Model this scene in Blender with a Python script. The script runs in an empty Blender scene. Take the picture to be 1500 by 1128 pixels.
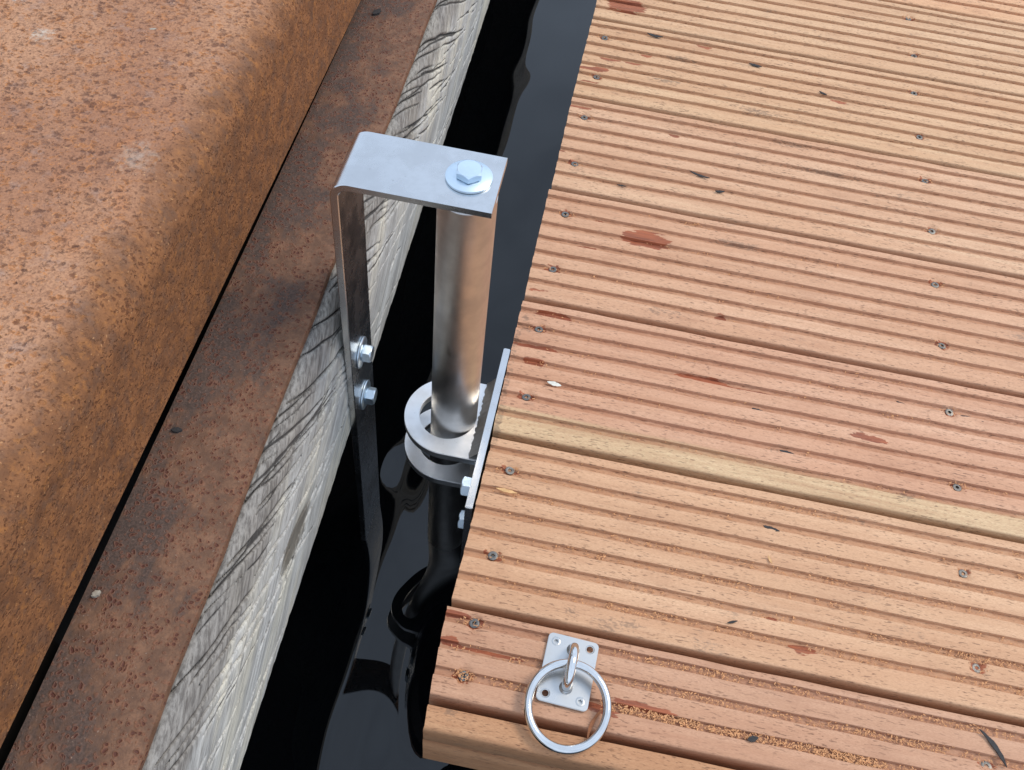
import bpy, bmesh, math, random
import numpy as np
from mathutils import Vector, Matrix
rad = math.radians
S = bpy.context.scene
C = S.collection

# ------------------------------------------------------------------ camera, sky, sun, exposure
cam = bpy.data.cameras.new('camera')
cam.sensor_width = 36.0
cam.lens = 1429.37 / 1500 * 36
cam.clip_start = 0.02
cam.clip_end = 500
co = bpy.data.objects.new('camera', cam)
co.location = (0.0617, -1.0343, 0.6624)
co.rotation_euler = (0.6290, -0.0827, 0.1841)
C.objects.link(co)
S.camera = co

SUN_EL, SUN_AZ = rad(54), rad(60)        # azimuth measured from +y (away from the camera) towards +x
W = bpy.data.worlds.new('World')
S.world = W
W.use_nodes = True
nt = W.node_tree
nt.nodes.clear()
out = nt.nodes.new('ShaderNodeOutputWorld')
bg = nt.nodes.new('ShaderNodeBackground')
bg.inputs['Strength'].default_value = 0.1
sky = nt.nodes.new('ShaderNodeTexSky')
sky.sky_type = 'NISHITA'
sky.sun_disc = False
sky.sun_elevation = SUN_EL
sky.sun_rotation = SUN_AZ
sky.dust_density = 2.0
tc = nt.nodes.new('ShaderNodeTexCoord')
cl = nt.nodes.new('ShaderNodeTexNoise')
cl.inputs['Scale'].default_value = 2.6
cl.inputs['Detail'].default_value = 7
cl.inputs['Roughness'].default_value = 0.6
ramp = nt.nodes.new('ShaderNodeMapRange')
ramp.interpolation_type = 'SMOOTHSTEP'
ramp.inputs[1].default_value = 0.32
ramp.inputs[2].default_value = 0.62
ramp.inputs[3].default_value = 0.72
ramp.inputs[4].default_value = 1.0
mixc = nt.nodes.new('ShaderNodeMix')
mixc.data_type = 'RGBA'
mixc.inputs['B'].default_value = (8.6, 10.4, 13.2, 1)      # veil of bright cloud
L = nt.links.new
L(tc.outputs['Generated'], cl.inputs['Vector'])
L(cl.outputs['Fac'], ramp.inputs[0])
L(ramp.outputs[0], mixc.inputs['Factor'])
L(sky.outputs[0], mixc.inputs['A'])
L(mixc.outputs['Result'], bg.inputs['Color'])
L(bg.outputs[0], out.inputs[0])

sl = bpy.data.lights.new('sun', 'SUN')
sl.energy = 1.5
sl.angle = rad(20)
sl.color = (1.0, 0.90, 0.76)
so = bpy.data.objects.new('sun', sl)
d = Vector((math.sin(SUN_AZ) * math.cos(SUN_EL), math.cos(SUN_AZ) * math.cos(SUN_EL), math.sin(SUN_EL)))
so.rotation_euler = d.to_track_quat('Z', 'Y').to_euler()
so.location = d * 5
C.objects.link(so)
S.view_settings.view_transform = 'Standard'
S.view_settings.look = 'None'
S.view_settings.exposure = 0.17
S.view_settings.gamma = 1.0
S.render.resolution_x, S.render.resolution_y = 1024, 770

# ------------------------------------------------------------------ helpers
def lin(r, g, b, k=1.0):
    f = lambda c: (c / 12.92 if c <= 0.04045 else ((c + 0.055) / 1.055) ** 2.4)
    return tuple(min(1, f(v / 255) * k) for v in (r, g, b)) + (1,)

def mesh_obj(name, bm_or_me, mat, parent=None, smooth=None):
    if isinstance(bm_or_me, bmesh.types.BMesh):
        me = bpy.data.meshes.new(name)
        bm_or_me.normal_update()
        bm_or_me.to_mesh(me)
        bm_or_me.free()
    else:
        me = bm_or_me
    o = bpy.data.objects.new(name, me)
    C.objects.link(o)
    if mat is not None and not me.materials:
        me.materials.append(mat)
    if smooth is not None:
        me.shade_smooth() if smooth >= 180 else me.set_sharp_from_angle(angle=rad(smooth))
        if smooth < 180:
            me.polygons.foreach_set('use_smooth', [True] * len(me.polygons))
            me.set_sharp_from_angle(angle=rad(smooth))
    if parent is not None:
        o.parent = parent
    return o

def tag(o, label=None, cat=None, group=None, kind=None):
    for k, v in (('label', label), ('category', cat), ('group', group), ('kind', kind)):
        if v:
            o[k] = v
    return o

def empty(name, loc):
    o = bpy.data.objects.new(name, None)
    o.empty_display_size = 0.02
    o.location = loc
    C.objects.link(o)
    return o

def vnoise(x, y, seed=0):
    """smooth 2D value noise in 0..1 on arrays"""
    x = np.asarray(x, float); y = np.asarray(y, float)
    def h(i, j):
        n = np.sin(i * 127.1 + j * 311.7 + seed * 74.7) * 43758.5453
        return n - np.floor(n)
    xi, yi = np.floor(x), np.floor(y)
    fx, fy = x - xi, y - yi
    fx = fx * fx * (3 - 2 * fx); fy = fy * fy * (3 - 2 * fy)
    a = h(xi, yi) * (1 - fx) + h(xi + 1, yi) * fx
    b = h(xi, yi + 1) * (1 - fx) + h(xi + 1, yi + 1) * fx
    return a * (1 - fy) + b * fy

def sweep_mesh(name, prof, stations, closed_ends=True):
    """prof(i): list of (y, z) for station i; stations: x values. Returns mesh, vertex grid shape (n, m)."""
    n, m = len(stations), len(prof)
    V = np.zeros((n, m, 3))
    V[:, :, 0] = np.asarray(stations)[:, None]
    V[:, :, 1] = np.asarray(prof)[None, :, 0]
    V[:, :, 2] = np.asarray(prof)[None, :, 1]
    return V

def grid_faces(n, m, wrap=True, caps=True):
    F = []
    mm = m if wrap else m - 1
    for i in range(n - 1):
        for j in range(mm):
            k = (j + 1) % m
            F.append((i * m + j, i * m + k, (i + 1) * m + k, (i + 1) * m + j))
    if caps and wrap:
        F.append(tuple(range(m - 1, -1, -1)))
        F.append(tuple((n - 1) * m + j for j in range(m)))
    return F

def add_attr(me, name, vals):
    a = me.attributes.new(name, 'FLOAT', 'POINT')
    a.data.foreach_set('value', np.asarray(vals, dtype=np.float32).ravel())

# node material builder
class NM:
    def __init__(self, name, rough=0.6, metal=0.0):
        self.m = bpy.data.materials.new(name)
        self.m.use_nodes = True
        self.t = self.m.node_tree
        self.b = self.t.nodes['Principled BSDF']
        self.b.inputs['Roughness'].default_value = rough
        self.b.inputs['Metallic'].default_value = metal
        self.tc = self.t.nodes.new('ShaderNodeTexCoord')
    def n(self, typ): return self.t.nodes.new(typ)
    def l(self, a, b): self.t.links.new(a, b)
    def obj(self): return self.tc.outputs['Object']
    def mapping(self, vec, scale=(1, 1, 1), rot=(0, 0, 0), loc=(0, 0, 0)):
        q = self.n('ShaderNodeMapping')
        q.inputs['Scale'].default_value = scale
        q.inputs['Rotation'].default_value = rot
        q.inputs['Location'].default_value = loc
        self.l(vec, q.inputs['Vector'])
        return q.outputs[0]
    def noise(self, vec, scale, detail=3, rough=0.55, dist=0.0):
        q = self.n('ShaderNodeTexNoise')
        q.inputs['Scale'].default_value = scale
        q.inputs['Detail'].default_value = detail
        q.inputs['Roughness'].default_value = rough
        q.inputs['Distortion'].default_value = dist
        self.l(vec, q.inputs['Vector'])
        return q.outputs['Fac']
    def voro(self, vec, scale, feature='F1', rnd=1.0):
        q = self.n('ShaderNodeTexVoronoi')
        q.feature = feature
        q.inputs['Scale'].default_value = scale
        q.inputs['Randomness'].default_value = rnd
        self.l(vec, q.inputs['Vector'])
        return q
    def rng(self, v, a, b, c=0.0, d=1.0, smooth=True):
        q = self.n('ShaderNodeMapRange')
        q.interpolation_type = 'SMOOTHSTEP' if smooth else 'LINEAR'
        for i, x in enumerate((a, b, c, d)):
            q.inputs[i + 1].default_value = x
        self.l(v, q.inputs[0])
        return q.outputs[0]
    def math(self, op, a, b=None):
        q = self.n('ShaderNodeMath')
        q.operation = op
        for i, x in enumerate((a, b)):
            if x is None: continue
            if isinstance(x, (int, float)): q.inputs[i].default_value = x
            else: self.l(x, q.inputs[i])
        return q.outputs[0]
    def mix(self, f, a, b, mode='MIX'):
        q = self.n('ShaderNodeMix')
        q.data_type = 'RGBA'
        q.blend_type = mode
        if isinstance(f, (int, float)): q.inputs['Factor'].default_value = f
        else: self.l(f, q.inputs['Factor'])
        for k, x in (('A', a), ('B', b)):
            if isinstance(x, tuple): q.inputs[k].default_value = x
            else: self.l(x, q.inputs[k])
        return q.outputs['Result']
    def attr(self, name):
        q = self.n('ShaderNodeAttribute')
        q.attribute_name = name
        return q.outputs['Fac']
    def color(self, c):
        if isinstance(c, tuple): self.b.inputs['Base Color'].default_value = c
        else: self.l(c, self.b.inputs['Base Color'])
    def rough(self, r): self.l(r, self.b.inputs['Roughness'])
    def bump(self, h, strength=1.0, dist=0.001, prev=None):
        q = self.n('ShaderNodeBump')
        q.inputs['Strength'].default_value = strength
        q.inputs['Distance'].default_value = dist
        self.l(h, q.inputs['Height'])
        if prev is not None: self.l(prev, q.inputs['Normal'])
        self.l(q.outputs[0], self.b.inputs['Normal'])
        return q.outputs[0]

# ------------------------------------------------------------------ materials
def mat_deck():
    M = NM('hardwood_deck', 0.72)
    oi = M.n('ShaderNodeObjectInfo')
    off = M.n('ShaderNodeVectorMath'); off.operation = 'SCALE'
    off.inputs[0].default_value = (13.0, 7.0, 5.0)
    M.l(oi.outputs['Random'], off.inputs['Scale'])
    ad = M.n('ShaderNodeVectorMath'); ad.operation = 'ADD'
    M.l(M.obj(), ad.inputs[0]); M.l(off.outputs[0], ad.inputs[1])
    v = ad.outputs[0]
    # slightly wavy grain
    g1 = M.noise(M.mapping(v, (5, 95, 95)), 1.0, 5, 0.6, 0.4)
    g2 = M.noise(M.mapping(v, (22, 420, 420)), 1.0, 4, 0.6, 0.2)
    big = M.noise(M.mapping(v, (5, 16, 16)), 1.0, 4, 0.6)
    dark = M.mix(1.0, oi.outputs['Color'], (0.90, 0.85, 0.81, 1), 'MULTIPLY')
    lite = M.mix(1.0, oi.outputs['Color'], (1.04, 1.05, 1.06, 1), 'MULTIPLY')
    c = M.mix(M.rng(g1, 0.3, 0.7), dark, lite)
    c = M.mix(M.rng(big, 0.42, 0.72, 0, 0.42), c, M.mix(1.0, oi.outputs['Color'], (0.92, 0.80, 0.72, 1), 'MULTIPLY'))
    c = M.mix(M.rng(g2, 0.50, 0.78, 0, 0.40), c, M.mix(1.0, oi.outputs['Color'], (0.60, 0.48, 0.42, 1), 'MULTIPLY'))
    rdg = M.noise(M.mapping(v, (2.5, 58, 0.5)), 1.0, 2, 0.5)
    c = M.mix(M.rng(rdg, 0.35, 0.65, 0.0, 0.5), c, M.mix(1.0, c, (0.86, 0.78, 0.74, 1), 'MULTIPLY'))
    blot = M.noise(M.mapping(v, (18, 34, 34), loc=(9, 4, 6)), 1.0, 5, 0.7)
    c = M.mix(M.rng(blot, 0.50, 0.70, 0.0, 0.55), c, M.mix(1.0, c, (0.78, 0.72, 0.70, 1), 'MULTIPLY'))
    # pale sapwood streak
    sap = M.math('ADD', M.attr('sap'), M.math('MULTIPLY', M.math('SUBTRACT', g1, 0.5), 0.7))
    c = M.mix(M.rng(sap, 0.3, 0.75, 0, 0.85), c, M.mix(M.rng(g1, .35, .65), lin(186, 154, 112), lin(215, 186, 142)))
    # reddish raw wood in the milled grooves
    gr = M.attr('groove')
    rgh = M.noise(M.mapping(v, (90, 300, 300)), 1.0, 3, 0.7)
    c = M.mix(M.math('MULTIPLY', gr, M.rng(rgh, 0.3, 0.7, 0.25, 0.7)), c, M.mix(1.0, oi.outputs['Color'], (0.66, 0.50, 0.42, 1), 'MULTIPLY'))
    # pores: short dark dashes
    fl = M.noise(M.mapping(v, (170, 900, 900)), 1.0, 2, 0.5)
    area = M.noise(M.mapping(v, (14, 40, 40)), 1.0, 3, 0.6)
    pores = M.math('MULTIPLY', M.rng(fl, 0.59, 0.69), M.rng(area, 0.32, 0.6, 0.25, 1))
    fz = M.noise(M.mapping(v, (420, 1500, 1500)), 1.0, 2, 0.6)
    c = M.mix(M.rng(fz, 0.35, 0.65, 0.0, 0.42), c, M.mix(1.0, oi.outputs['Color'], (0.66, 0.56, 0.50, 1), 'MULTIPLY'))
    c = M.mix(M.math('MULTIPLY', pores, 0.66), c, lin(104, 68, 48))
    # faint grey scuffs
    d1 = M.noise(M.mapping(v, (16, 30, 30), loc=(3, 1, 2)), 1.0, 5, 0.7)
    d2 = M.noise(M.mapping(v, (260, 500, 500)), 1.0, 2, 0.6)
    dirt = M.math('MULTIPLY', M.rng(d1, 0.60, 0.74), M.rng(d2, 0.40, 0.62))
    c = M.mix(M.math('MULTIPLY', dirt, 0.5), c, lin(108, 92, 80))
    # torn, resin red patches
    st = M.attr('stain')
    sn = M.noise(M.mapping(v, (70, 260, 260)), 1.0, 3, 0.6)
    sm = M.rng(M.math('ADD', st, M.math('MULTIPLY', M.math('SUBTRACT', sn, 0.5), 1.3)), 0.44, 0.56)
    c = M.mix(M.math('MULTIPLY', sm, 0.85), c, M.mix(M.rng(g2, 0.3, 0.7), lin(112, 44, 20), lin(164, 80, 40)))
    gm = M.rng(M.math('ADD', M.attr('grime'), M.math('MULTIPLY', M.math('SUBTRACT', d2, 0.5), 2.2)), 0.45, 0.95)
    c = M.mix(M.math('MULTIPLY', gm, 0.5), c, lin(98, 80, 66))
    M.color(c)
    h = M.math('ADD', M.math('MULTIPLY', g2, 0.8), M.math('MULTIPLY', pores, -1.0))
    h = M.math('ADD', h, M.math('MULTIPLY', M.math('MULTIPLY', gr, rgh), 2.2))
    M.bump(h, 0.55, 0.0006)
    return M.m

def mat_rust_cap():
    M = NM('rusted_capping_steel', 0.62)
    v = M.obj()
    # streaky pits lie along the rolling direction on top and turn to a fine grain on the side
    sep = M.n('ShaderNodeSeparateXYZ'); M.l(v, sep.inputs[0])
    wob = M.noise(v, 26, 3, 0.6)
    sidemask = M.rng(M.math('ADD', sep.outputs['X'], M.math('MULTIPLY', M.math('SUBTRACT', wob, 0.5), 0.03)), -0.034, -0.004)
    big = M.noise(v, 9, 5, 0.62)
    mid = M.noise(v, 55, 4, 0.65)
    fine = M.noise(v, 700, 3, 0.6)
    warp = M.n('ShaderNodeVectorMath'); warp.operation = 'ADD'
    nz = M.n('ShaderNodeTexNoise'); nz.inputs['Scale'].default_value = 120; nz.inputs['Detail'].default_value = 2
    M.l(v, nz.inputs['Vector'])
    sc = M.n('ShaderNodeVectorMath'); sc.operation = 'SCALE'; sc.inputs['Scale'].default_value = 0.006
    M.l(nz.outputs['Color'], sc.inputs[0]); M.l(v, warp.inputs[0]); M.l(sc.outputs[0], warp.inputs[1])
    nz2 = M.n('ShaderNodeTexNoise'); nz2.inputs['Scale'].default_value = 420; nz2.inputs['Detail'].default_value = 3
    M.l(v, nz2.inputs['Vector'])
    sc2 = M.n('ShaderNodeVectorMath'); sc2.operation = 'SCALE'; sc2.inputs['Scale'].default_value = 0.0045
    wr2 = M.n('ShaderNodeVectorMath'); wr2.operation = 'ADD'
    M.l(nz2.outputs['Color'], sc2.inputs[0]); M.l(warp.outputs[0], wr2.inputs[0]); M.l(sc2.outputs[0], wr2.inputs[1])
    pv = M.mapping(wr2.outputs[0], (0.62, 1.0, 1.0), (0, 0, rad(-14)))
    vo = M.voro(pv, 285)
    vo2 = M.voro(M.mapping(wr2.outputs[0], (1, .7, .6), loc=(.37, .11, .2)), 400)
    rnd_ = M.n('ShaderNodeSeparateColor'); M.l(vo.outputs['Color'], rnd_.inputs[0])
    size = M.math('MULTIPLY', M.rng(M.noise(v, 40, 4, 0.7), 0.25, 0.65, 0.30, 0.54), M.rng(rnd_.outputs[0], 0.0, 1.0, 0.45, 1.2, False))
    pit = M.rng(M.math('SUBTRACT', vo.outputs['Distance'], size), -0.32, 0.10, 1, 0)
    pit = M.math('MULTIPLY', pit, M.rng(rnd_.outputs[1], 0, 1, 0.5, 1.0, False))
    pit2 = M.rng(M.math('SUBTRACT', vo2.outputs['Distance'], M.rng(mid, 0.3, 0.7, 0.10, 0.42)), -0.20, 0.10, 1, 0)
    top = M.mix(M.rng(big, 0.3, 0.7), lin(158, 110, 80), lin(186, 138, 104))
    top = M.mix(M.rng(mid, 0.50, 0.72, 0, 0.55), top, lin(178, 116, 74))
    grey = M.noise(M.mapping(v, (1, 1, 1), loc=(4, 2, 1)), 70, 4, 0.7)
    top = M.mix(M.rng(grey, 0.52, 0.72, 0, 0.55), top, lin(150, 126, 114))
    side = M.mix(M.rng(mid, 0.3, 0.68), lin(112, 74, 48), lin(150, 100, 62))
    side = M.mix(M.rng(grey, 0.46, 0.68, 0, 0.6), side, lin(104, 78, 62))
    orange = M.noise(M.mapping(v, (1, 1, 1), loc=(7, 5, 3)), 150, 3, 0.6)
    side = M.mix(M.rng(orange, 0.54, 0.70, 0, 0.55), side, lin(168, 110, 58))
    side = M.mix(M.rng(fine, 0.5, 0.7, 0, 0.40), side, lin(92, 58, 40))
    top = M.mix(M.rng(fine, 0.40, 0.64, 0, 0.5), top, lin(118, 80, 60))
    halo = M.rng(M.math('SUBTRACT', vo.outputs['Distance'], size), 0.0, 0.16, 1, 0)
    top = M.mix(M.math('MULTIPLY', halo, M.rng(orange, 0.45, 0.62, 0, 0.6)), top, lin(196, 126, 70))
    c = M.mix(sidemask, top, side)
    c = M.mix(M.math('MULTIPLY', pit, M.rng(sidemask, 0, 1, 0.80, 0.10)), c, lin(88, 54, 40))
    c = M.mix(M.math('MULTIPLY', pit2, M.rng(sidemask, 0, 1, 0.42, 0.66)), c, lin(88, 50, 32))
    speck = M.rng(M.noise(v, 420, 2, 0.6), 0.66, 0.74)
    c = M.mix(M.math('MULTIPLY', speck, 0.45), c, lin(212, 160, 110))
    # pale lichen and lime spots
    for (px, py, r, s) in ((-0.1447, -0.5146, .012, 0.85), (-0.1767, -0.4743, .014, 0.9), (-0.0370, -0.612, .018, 0.28)):
        dd = M.n('ShaderNodeVectorMath'); dd.operation = 'DISTANCE'
        dd.inputs[1].default_value = (px, py, 0.235)
        M.l(v, dd.inputs[0])
        k = M.math('ADD', M.math('DIVIDE', dd.outputs['Value'], r), M.math('MULTIPLY', M.math('SUBTRACT', M.noise(v, 220, 4, 0.7), 0.5), 2.4))
        c = M.mix(M.math('MULTIPLY', M.rng(k, 0.2, 1.0, 1, 0), s), c, lin(196, 182, 164))
    M.color(c)
    M.rough(M.rng(big, 0.3, 0.7, 0.7, 0.85))
    M.b.inputs['Specular IOR Level'].default_value = 0.25
    h = M.math('ADD', M.math('MULTIPLY', pit, -1.0), M.math('MULTIPLY', mid, 0.9))
    h = M.math('ADD', h, M.math('MULTIPLY', pit2, -0.5))
    h = M.math('ADD', h, M.math('MULTIPLY', fine, 0.35))
    M.bump(h, 0.75, 0.0013)
    return M.m

def mat_rust_plate():
    M = NM('rusted_flat_steel', 0.6)
    v = M.obj()
    big = M.noise(M.mapping(v, (1.6, 1, 1)), 22, 6, 0.68)
    mid = M.noise(v, 90, 4, 0.65)
    fine = M.noise(v, 800, 2, 0.6)
    nz = M.n('ShaderNodeTexNoise'); nz.inputs['Scale'].default_value = 140; nz.inputs['Detail'].default_value = 2
    M.l(v, nz.inputs['Vector'])
    sc = M.n('ShaderNodeVectorMath'); sc.operation = 'SCALE'; sc.inputs['Scale'].default_value = 0.006
    warp = M.n('ShaderNodeVectorMath'); warp.operation = 'ADD'
    M.l(nz.outputs['Color'], sc.inputs[0]); M.l(v, warp.inputs[0]); M.l(sc.outputs[0], warp.inputs[1])
    vo = M.voro(warp.outputs[0], 300)
    rnd_ = M.n('ShaderNodeSeparateColor'); M.l(vo.outputs['Color'], rnd_.inputs[0])
    size = M.math('MULTIPLY', M.rng(mid, 0.28, 0.64, 0.34, 0.58), M.rng(rnd_.outputs[0], 0.0, 1, 0.4, 1.25, False))
    pit = M.rng(M.math('SUBTRACT', vo.outputs['Distance'], size), -0.15, 0.12, 1, 0)
    core = M.rng(M.math('SUBTRACT', vo.outputs['Distance'], M.math('MULTIPLY', size, 0.55)), -0.14, 0.10, 1, 0)
    c = M.mix(M.rng(mid, 0.3, 0.7), lin(98, 70, 52), lin(130, 94, 70))
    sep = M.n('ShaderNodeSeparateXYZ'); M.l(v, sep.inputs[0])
    edge = M.rng(sep.outputs['X'], -0.06, 0.0, -0.10, 0.14, False)  # charcoal blotches thicken towards the capping, painting its shadow into the colour
    blk_shade = M.rng(M.math('SUBTRACT', big, edge), 0.42, 0.60)
    c = M.mix(M.math('MULTIPLY', blk_shade, 0.8), c, M.mix(M.rng(fine, .4, .6), lin(60, 52, 48), lin(88, 76, 70)))
    c = M.mix(M.math('MULTIPLY', pit, 0.5), c, lin(128, 80, 56))
    c = M.mix(M.math('MULTIPLY', core, 0.85), c, lin(80, 40, 30))
    c = M.mix(M.rng(fine, 0.42, 0.62, 0, 0.35), c, lin(84, 58, 46))
    c = M.mix(M.rng(fine, 0.68, 0.76, 0, 0.5), c, lin(170, 150, 130))
    M.color(c)
    M.rough(M.rng(big, 0.3, 0.7, 0.6, 0.8))
    M.b.inputs['Specular IOR Level'].default_value = 0.3
    h = M.math('ADD', M.math('MULTIPLY', core, -1.0), M.math('MULTIPLY', pit, 0.5))
    h = M.math('ADD', h, M.math('ADD', M.math('MULTIPLY', mid, 0.6), M.math('MULTIPLY', fine, 0.3)))
    M.bump(h, 0.7, 0.0010)
    return M.m

def mat_timber():
    M = NM('weathered_oak', 0.85)
    v = M.mapping(M.obj(), (1, 1, 1), (rad(-24), 0, 0))
    g1 = M.noise(M.mapping(v, (80, 6, 80)), 1.0, 5, 0.65, 0.3)
    g2 = M.noise(M.mapping(v, (420, 18, 420)), 1.0, 4, 0.7, 0.2)
    g3 = M.noise(M.mapping(v, (1300, 60, 1300)), 1.0, 3, 0.6)
    tone = M.noise(M.mapping(v, (30, 3, 30)), 1.0, 3, 0.6)
    c = M.mix(M.rng(g1, 0.3, 0.7), lin(160, 157, 151), lin(200, 197, 190))
    c = M.mix(M.rng(tone, 0.45, 0.66, 0, 0.85), c, lin(214, 206, 186))
    c = M.mix(M.rng(g2, 0.46, 0.66, 0, 0.62), c, lin(124, 119, 112))
    c = M.mix(M.rng(g3, 0.50, 0.66, 0, 0.55), c, lin(98, 93, 86))
    # old grey grime on the trodden top and arris
    gm = M.math('ADD', M.attr('grime'), M.math('MULTIPLY', M.math('SUBTRACT', g1, 0.5), 0.9))
    c = M.mix(M.rng(gm, 0.3, 0.85, 0, 0.85), c, M.mix(M.rng(g2, 0.35, 0.65), lin(146, 139, 130), lin(92, 85, 78)))
    c = M.mix(M.rng(M.math('ADD', M.attr('knot'), M.math('MULTIPLY', M.math('SUBTRACT', g2, 0.5), 0.6)), 0.15, 0.65, 0, 0.85), c, lin(86, 77, 64))
    c = M.mix(M.rng(M.attr('crack'), 0.35, 0.8, 0, 0.88), c, lin(44, 40, 37))
    M.color(c)
    h = M.math('ADD', M.math('MULTIPLY', g2, 1.0), M.math('MULTIPLY', g3, 0.6))
    M.bump(h, 0.5, 0.0010)
    return M.m

def mat_steel(name, col, rough, brushed=None, grime=0.25):
    M = NM(name, rough, 1.0)
    v = M.obj()
    n1 = M.noise(v, 45, 4, 0.6)
    c = M.mix(M.rng(n1, 0.35, 0.7), col, tuple(x * 0.86 for x in col[:3]) + (1,))
    sp = M.noise(v, 300, 3, 0.6)
    c = M.mix(M.rng(sp, 0.66, 0.78, 0, grime), c, lin(110, 96, 84))
    M.color(c)
    M.rough(M.rng(n1, 0.3, 0.7, rough * 0.85, rough * 1.2))
    if brushed:
        b = M.noise(M.mapping(v, brushed), 1.0, 3, 0.6)
        M.bump(b, 0.14, 0.00010)
    return M.m

def mat_plain(name, col, rough=0.6, metal=0.0, var=0.25, scale=300):
    M = NM(name, rough, metal)
    n = M.noise(M.obj(), scale, 3, 0.6)
    M.color(M.mix(M.rng(n, 0.3, 0.7), tuple(x * (1 - var) for x in col[:3]) + (1,), col))
    return M.m

DECK = mat_deck()
CAP = mat_rust_cap()
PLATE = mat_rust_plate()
TIMBER = mat_timber()
STRAP = mat_steel('stainless_flat_bar', (0.60, 0.60, 0.60, 1), 0.25, (30, 900, 30))
TUBE = mat_steel('stainless_tube', (0.72, 0.69, 0.65, 1), 0.38, None, 0.0)
_b = TUBE.node_tree.nodes['Principled BSDF']
_t = TUBE.node_tree.nodes.new('ShaderNodeTangent'); _t.direction_type = 'RADIAL'; _t.axis = 'Z'
_b.inputs['Anisotropic'].default_value = 0.7
TUBE.node_tree.links.new(_t.outputs[0], _b.inputs['Tangent'])
RINGM = mat_steel('stainless_laser_cut', (0.70, 0.69, 0.68, 1), 0.42, (200, 200, 200), 0.5)
WELD = mat_steel('weld_bead', (0.42, 0.39, 0.36, 1), 0.45, (500, 500, 500), 0.6)
POLISH = mat_steel('polished_stainless', (0.70, 0.69, 0.67, 1), 0.10, None, 0.1)
SATIN = mat_steel('satin_stainless', (0.54, 0.54, 0.53, 1), 0.30, None, 0.1)
ZINC = mat_steel('zinc_plated_steel', (0.66, 0.76, 0.84, 1), 0.36, None, 0.1)
SCREW = mat_steel('screw_steel', (0.20, 0.19, 0.175, 1), 0.5, None, 0.7)
BLACK = mat_plain('dark_recess', (0.02, 0.018, 0.016, 1), 0.8)
PILE = mat_plain('dark_tarred_steel', (0.028, 0.022, 0.018, 1), 0.8, 0, 0.5, 20)
JOIST = mat_plain('joist_timber', (0.12, 0.075, 0.045, 1), 0.8, 0, 0.4, 30)
FLOAT = mat_plain('black_float_plastic', (0.012, 0.012, 0.013, 1), 0.5)
BARK = mat_plain('dark_bark', (0.035, 0.03, 0.028, 1), 0.75, 0, 0.5, 400)
SHAV = mat_plain('pale_shaving', lin(226, 178, 122), 0.8, 0, 0.25, 400)
SPL = mat_plain('brown_splinter', lin(168, 106, 66), 0.8, 0, 0.25, 400)
SAWD = mat_plain('sawdust', lin(216, 156, 106), 0.85, 0, 0.3, 500)
WHITE = mat_plain('chalk_white', lin(226, 222, 208), 0.8, 0, 0.2, 300)
PEBBLE = mat_plain('pale_grit', lin(170, 158, 140), 0.8, 0, 0.3, 300)
GROUND = mat_plain('gravel_ground', lin(128, 118, 104), 0.9, 0, 0.5, 60)

# ------------------------------------------------------------------ setting: water
WATER_Z = -0.24
def mat_water():
    M = NM('dark_canal_water', 0.0)
    M.color((0.0022, 0.0026, 0.0032, 1))
    M.b.inputs['IOR'].default_value = 1.44
    return M.m
xs = np.concatenate([np.array([-30, -6, -1.5, -0.6]), np.arange(-0.40, 0.201, 0.005), np.array([0.4, 1.2, 4, 12, 40])])
ys = np.concatenate([np.array([-30, -8, -3, -1.7]), np.arange(-1.3, 1.001, 0.005), np.array([1.5, 3, 8, 20, 60])])
X, Y = np.meshgrid(xs, ys)
def ripples(X, Y):
    # slow swell that is livelier round the near end of the pole than further out
    amp = 0.18 + 0.82 / (1 + np.exp((Y + 0.42) / 0.06))
    fade = np.clip(1 - np.maximum(np.abs(X + 0.1) - 0.3, 0) / 0.25, 0, 1) * np.clip(1 - np.maximum(np.abs(Y + 0.2) - 0.95, 0) / 0.3, 0, 1)
    u = X * 13 + 3.4; w = Y * 7.5 + 1.2
    z = vnoise(u + 0.6 * vnoise(w, u, 5), w, 3) - 0.5
    z2 = vnoise(u * 2.1 + 9, w * 1.9 + 4, 8) - 0.5
    return (z * 0.0170 + z2 * 0.0075) * amp * fade
def smooth_noise_surface(X, Y):
    # C2-smooth: average of shifted samples
    Z = 0
    k = 0
    for dx in (-0.012, 0, 0.012):
        for dy in (-0.014, 0, 0.014):
            Z = Z + ripples(X + dx, Y + dy); k += 1
    return Z / k
Z = WATER_Z + smooth_noise_surface(X, Y)
me = bpy.data.meshes.new('water')
ny, nx = X.shape
me.from_pydata(np.stack([X.ravel(), Y.ravel(), Z.ravel()], 1).tolist(), [],
               [(i * nx + j, i * nx + j + 1, (i + 1) * nx + j + 1, (i + 1) * nx + j) for i in range(ny - 1) for j in range(nx - 1)])
tag(mesh_obj('water', me, mat_water(), None, 180), kind='structure')

# ------------------------------------------------------------------ setting: quay
def box_bm(x0, x1, y0, y1, z0, z1, bev=0.0, seg=2):
    bm = bmesh.new()
    bmesh.ops.create_cube(bm, size=1)
    for v in bm.verts:
        v.co = Vector((x0 if v.co.x < 0 else x1, y0 if v.co.y < 0 else y1, z0 if v.co.z < 0 else z1))
    if bev:
        bmesh.ops.bevel(bm, geom=bm.edges[:], offset=bev, segments=seg, affect='EDGES')
    return bm

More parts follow.
